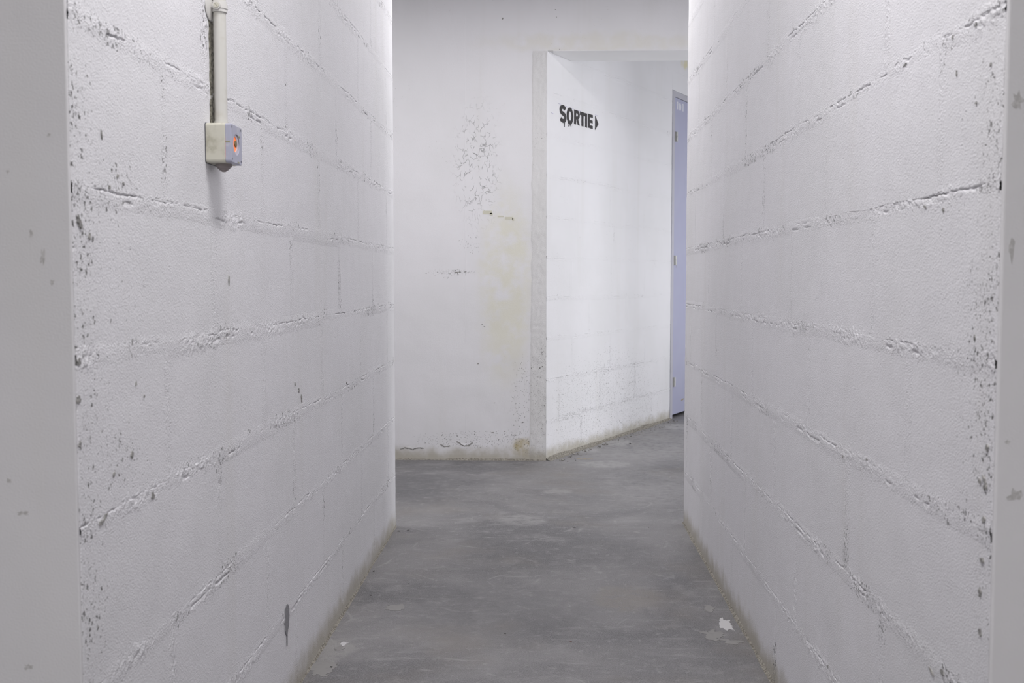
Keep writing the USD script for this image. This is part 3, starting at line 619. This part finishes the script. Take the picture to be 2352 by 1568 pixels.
# conduit and clip
PX, PY, PR = XL + .0145, 1.6735, .0100
cd = thing('conduit_pipe', 'grey-cream plastic conduit rising from the light switch up the left wall', 'pipe', (PX, PY, SZ + .0315))
tb = trimesh.creation.cylinder(radius=PR, height=2.297 - (SZ + .0315), sections=40); tb.apply_translation((0, 0, (2.297 - SZ - .0315) / 2))
obj('tube', tb, M['conduit'], cd, smooth=40)
co = trimesh.creation.annulus(r_min=PR + .0001, r_max=PR + .0011, height=.006, sections=40); co.apply_translation((0, 0, .0032))
obj('collar', co, M['conduit'], cd, smooth=40)
cl = thing('conduit_clip', 'pale screw-on pipe clip with a round base holding the conduit above the switch', 'pipe clip', (XL, PY, 1.310))
ro = trimesh.creation.revolve(np.array([(0, 0.0008), (.0225, .0008), (.0228, .0016), (.021, .0032), (.012, .0044), (.0066, .0048), (.006, .0052), (0, .0052)]), sections=40)
v = np.array(ro.vertices); ro = fix(trimesh.Trimesh(np.c_[v[:, 2], v[:, 0], v[:, 1]], ro.faces, process=False)); ro.apply_translation((0, -.006, 0))
obj('base_disc', ro, M['clip'], cl, smooth=35)
# split collar, closed by ears with a screw on the side of the pipe that faces the camera
ringo = trimesh.creation.annulus(r_min=PR + .0002, r_max=PR + .0021, height=.0165, sections=44)
ringo.apply_translation((PX - XL, 0, 0)); obj('collar', ringo, M['clip'], cl, smooth=40)
rib = trimesh.creation.annulus(r_min=PR + .0015, r_max=PR + .0031, height=.006, sections=44); rib.apply_translation((PX - XL, 0, 0)); obj('rib', rib, M['clip'], cl, smooth=40)
ear = trimesh.creation.cylinder(radius=.0066, height=.012, sections=30)
R_ = trimesh.transformations.rotation_matrix(math.pi / 2, (1, 0, 0)); ear.apply_transform(R_); ear.apply_translation((PX - XL - .0005, -.0085, .0005))
er = obj('ear', ear, M['clip'], cl, smooth=40)
sc = man(trimesh.creation.cylinder(radius=.0045, height=.0015, sections=24).apply_transform(R_).apply_translation((PX - XL - .0005, -.0150, .0005)))
sl = trimesh.creation.box((.009, .0016, .0009)); sl.apply_transform(trimesh.transformations.rotation_matrix(.9, (0, 1, 0))); sl.apply_translation((PX - XL - .0005, -.0157, .0005))
obj('screw', tri(sc - man(sl)), M['cream'], er, smooth=35)
post = bx(.004, .006, -.0065, .0065, -.006, .006); obj('post', post, M['clip'], cl)

# ------------------------------------------------------------------ crumbs lying on the floor
def crumb(label, x, y, sx, sy, sz, mat='pebble', seed=0):
    s = trimesh.creation.icosphere(2, 1.0); v = np.array(s.vertices)
    v *= (0.35 + 1.1 * meshkit.fbm(v * 2.1 + seed * 5, 3))[:, None]; v *= np.array([sx, sy, sz * .7]) * .28
    v[:, 2] -= v[:, 2].min() + .0006
    return obj('grit_crumb', trimesh.Trimesh(v + np.array([x, y, 0]), s.faces, process=False), M[mat], None, smooth=50, label=label, cat='crumb')
crumb('dark pebble on the floor in front of the diagonal wall, midway to the door', .448, 5.557, .020, .022, .012, seed=1)
crumb('small dark crumb on the pale floor patch near the foot of the wall corner', .143, 5.03, .012, .014, .006, seed=2)
crumb('dark flat crumb on the floor just before the lilac door', .79, 6.47, .024, .03, .008, seed=3)
crumb('red-brown crumb in the middle of the corridor floor', .061, 2.498, .011, .009, .004, 'red_grit', 4)
crumb('small black crumb in the corridor floor, left of the red-brown one', -.101, 2.546, .010, .009, .004, seed=5)
crumb('dark crumb beside the far end of the left wall', -.514, 3.59, .018, .022, .005, seed=6)
crumb('thin dark crumb by the far left corner, on its inner side', -.483, 3.605, .018, .016, .004, seed=7)
crumb('dark fluff clump against the foot of the left wall', -.519, 3.09, .012, .022, .006, seed=8)
crumb('round dark crumb on the floor near the left wall', -.487, 2.848, .010, .010, .006, seed=9)
crumb('long dark sliver on the floor low by the left wall', -.487, 2.31, .014, .028, .004, seed=10)
crumb('tiny dark crumb far along the floor near the right wall', .364, 3.673, .008, .010, .004, seed=11)
crumb('flat dark sliver across the middle of the floor, far along', .100, 3.66, .022, .010, .003, seed=12)
crumb('tiny dark crumb on the left half of the corridor floor', -.3975, 2.964, .007, .008, .003, seed=13)

# loose mortar crumbs strewn along the foot of the diagonal wall: too many to count
rg = np.random.default_rng(21); bits = []
for i in range(170):
    u = rg.uniform(0, 1.65); d = .034 + abs(rg.normal(0, .030)); r = abs(rg.normal(.0014, .0012)) + .0009
    ic = trimesh.creation.icosphere(1, 1.0); v = np.array(ic.vertices) * (r * rg.uniform(.6, 1.5, 3)) * np.array([1, 1, .6])
    v *= (1 + rg.normal(0, .14, (len(v), 1))); q = SO + SU * u + SN * d
    v[:, 2] -= v[:, 2].min() + .0004; bits.append(trimesh.Trimesh(v + q, ic.faces, process=False))
for nm, k in (('pale', 0),):
    obj('mortar_debris', cat_(*bits), plain('crumbled_mortar', (.40, .385, .36), .85, dirt=(.13, .12, .105), scale=30, lo=.45, hi=.58, amount=.9), None, label='fine mortar debris strewn along the foot of the diagonal wall', cat='debris', kind='stuff')
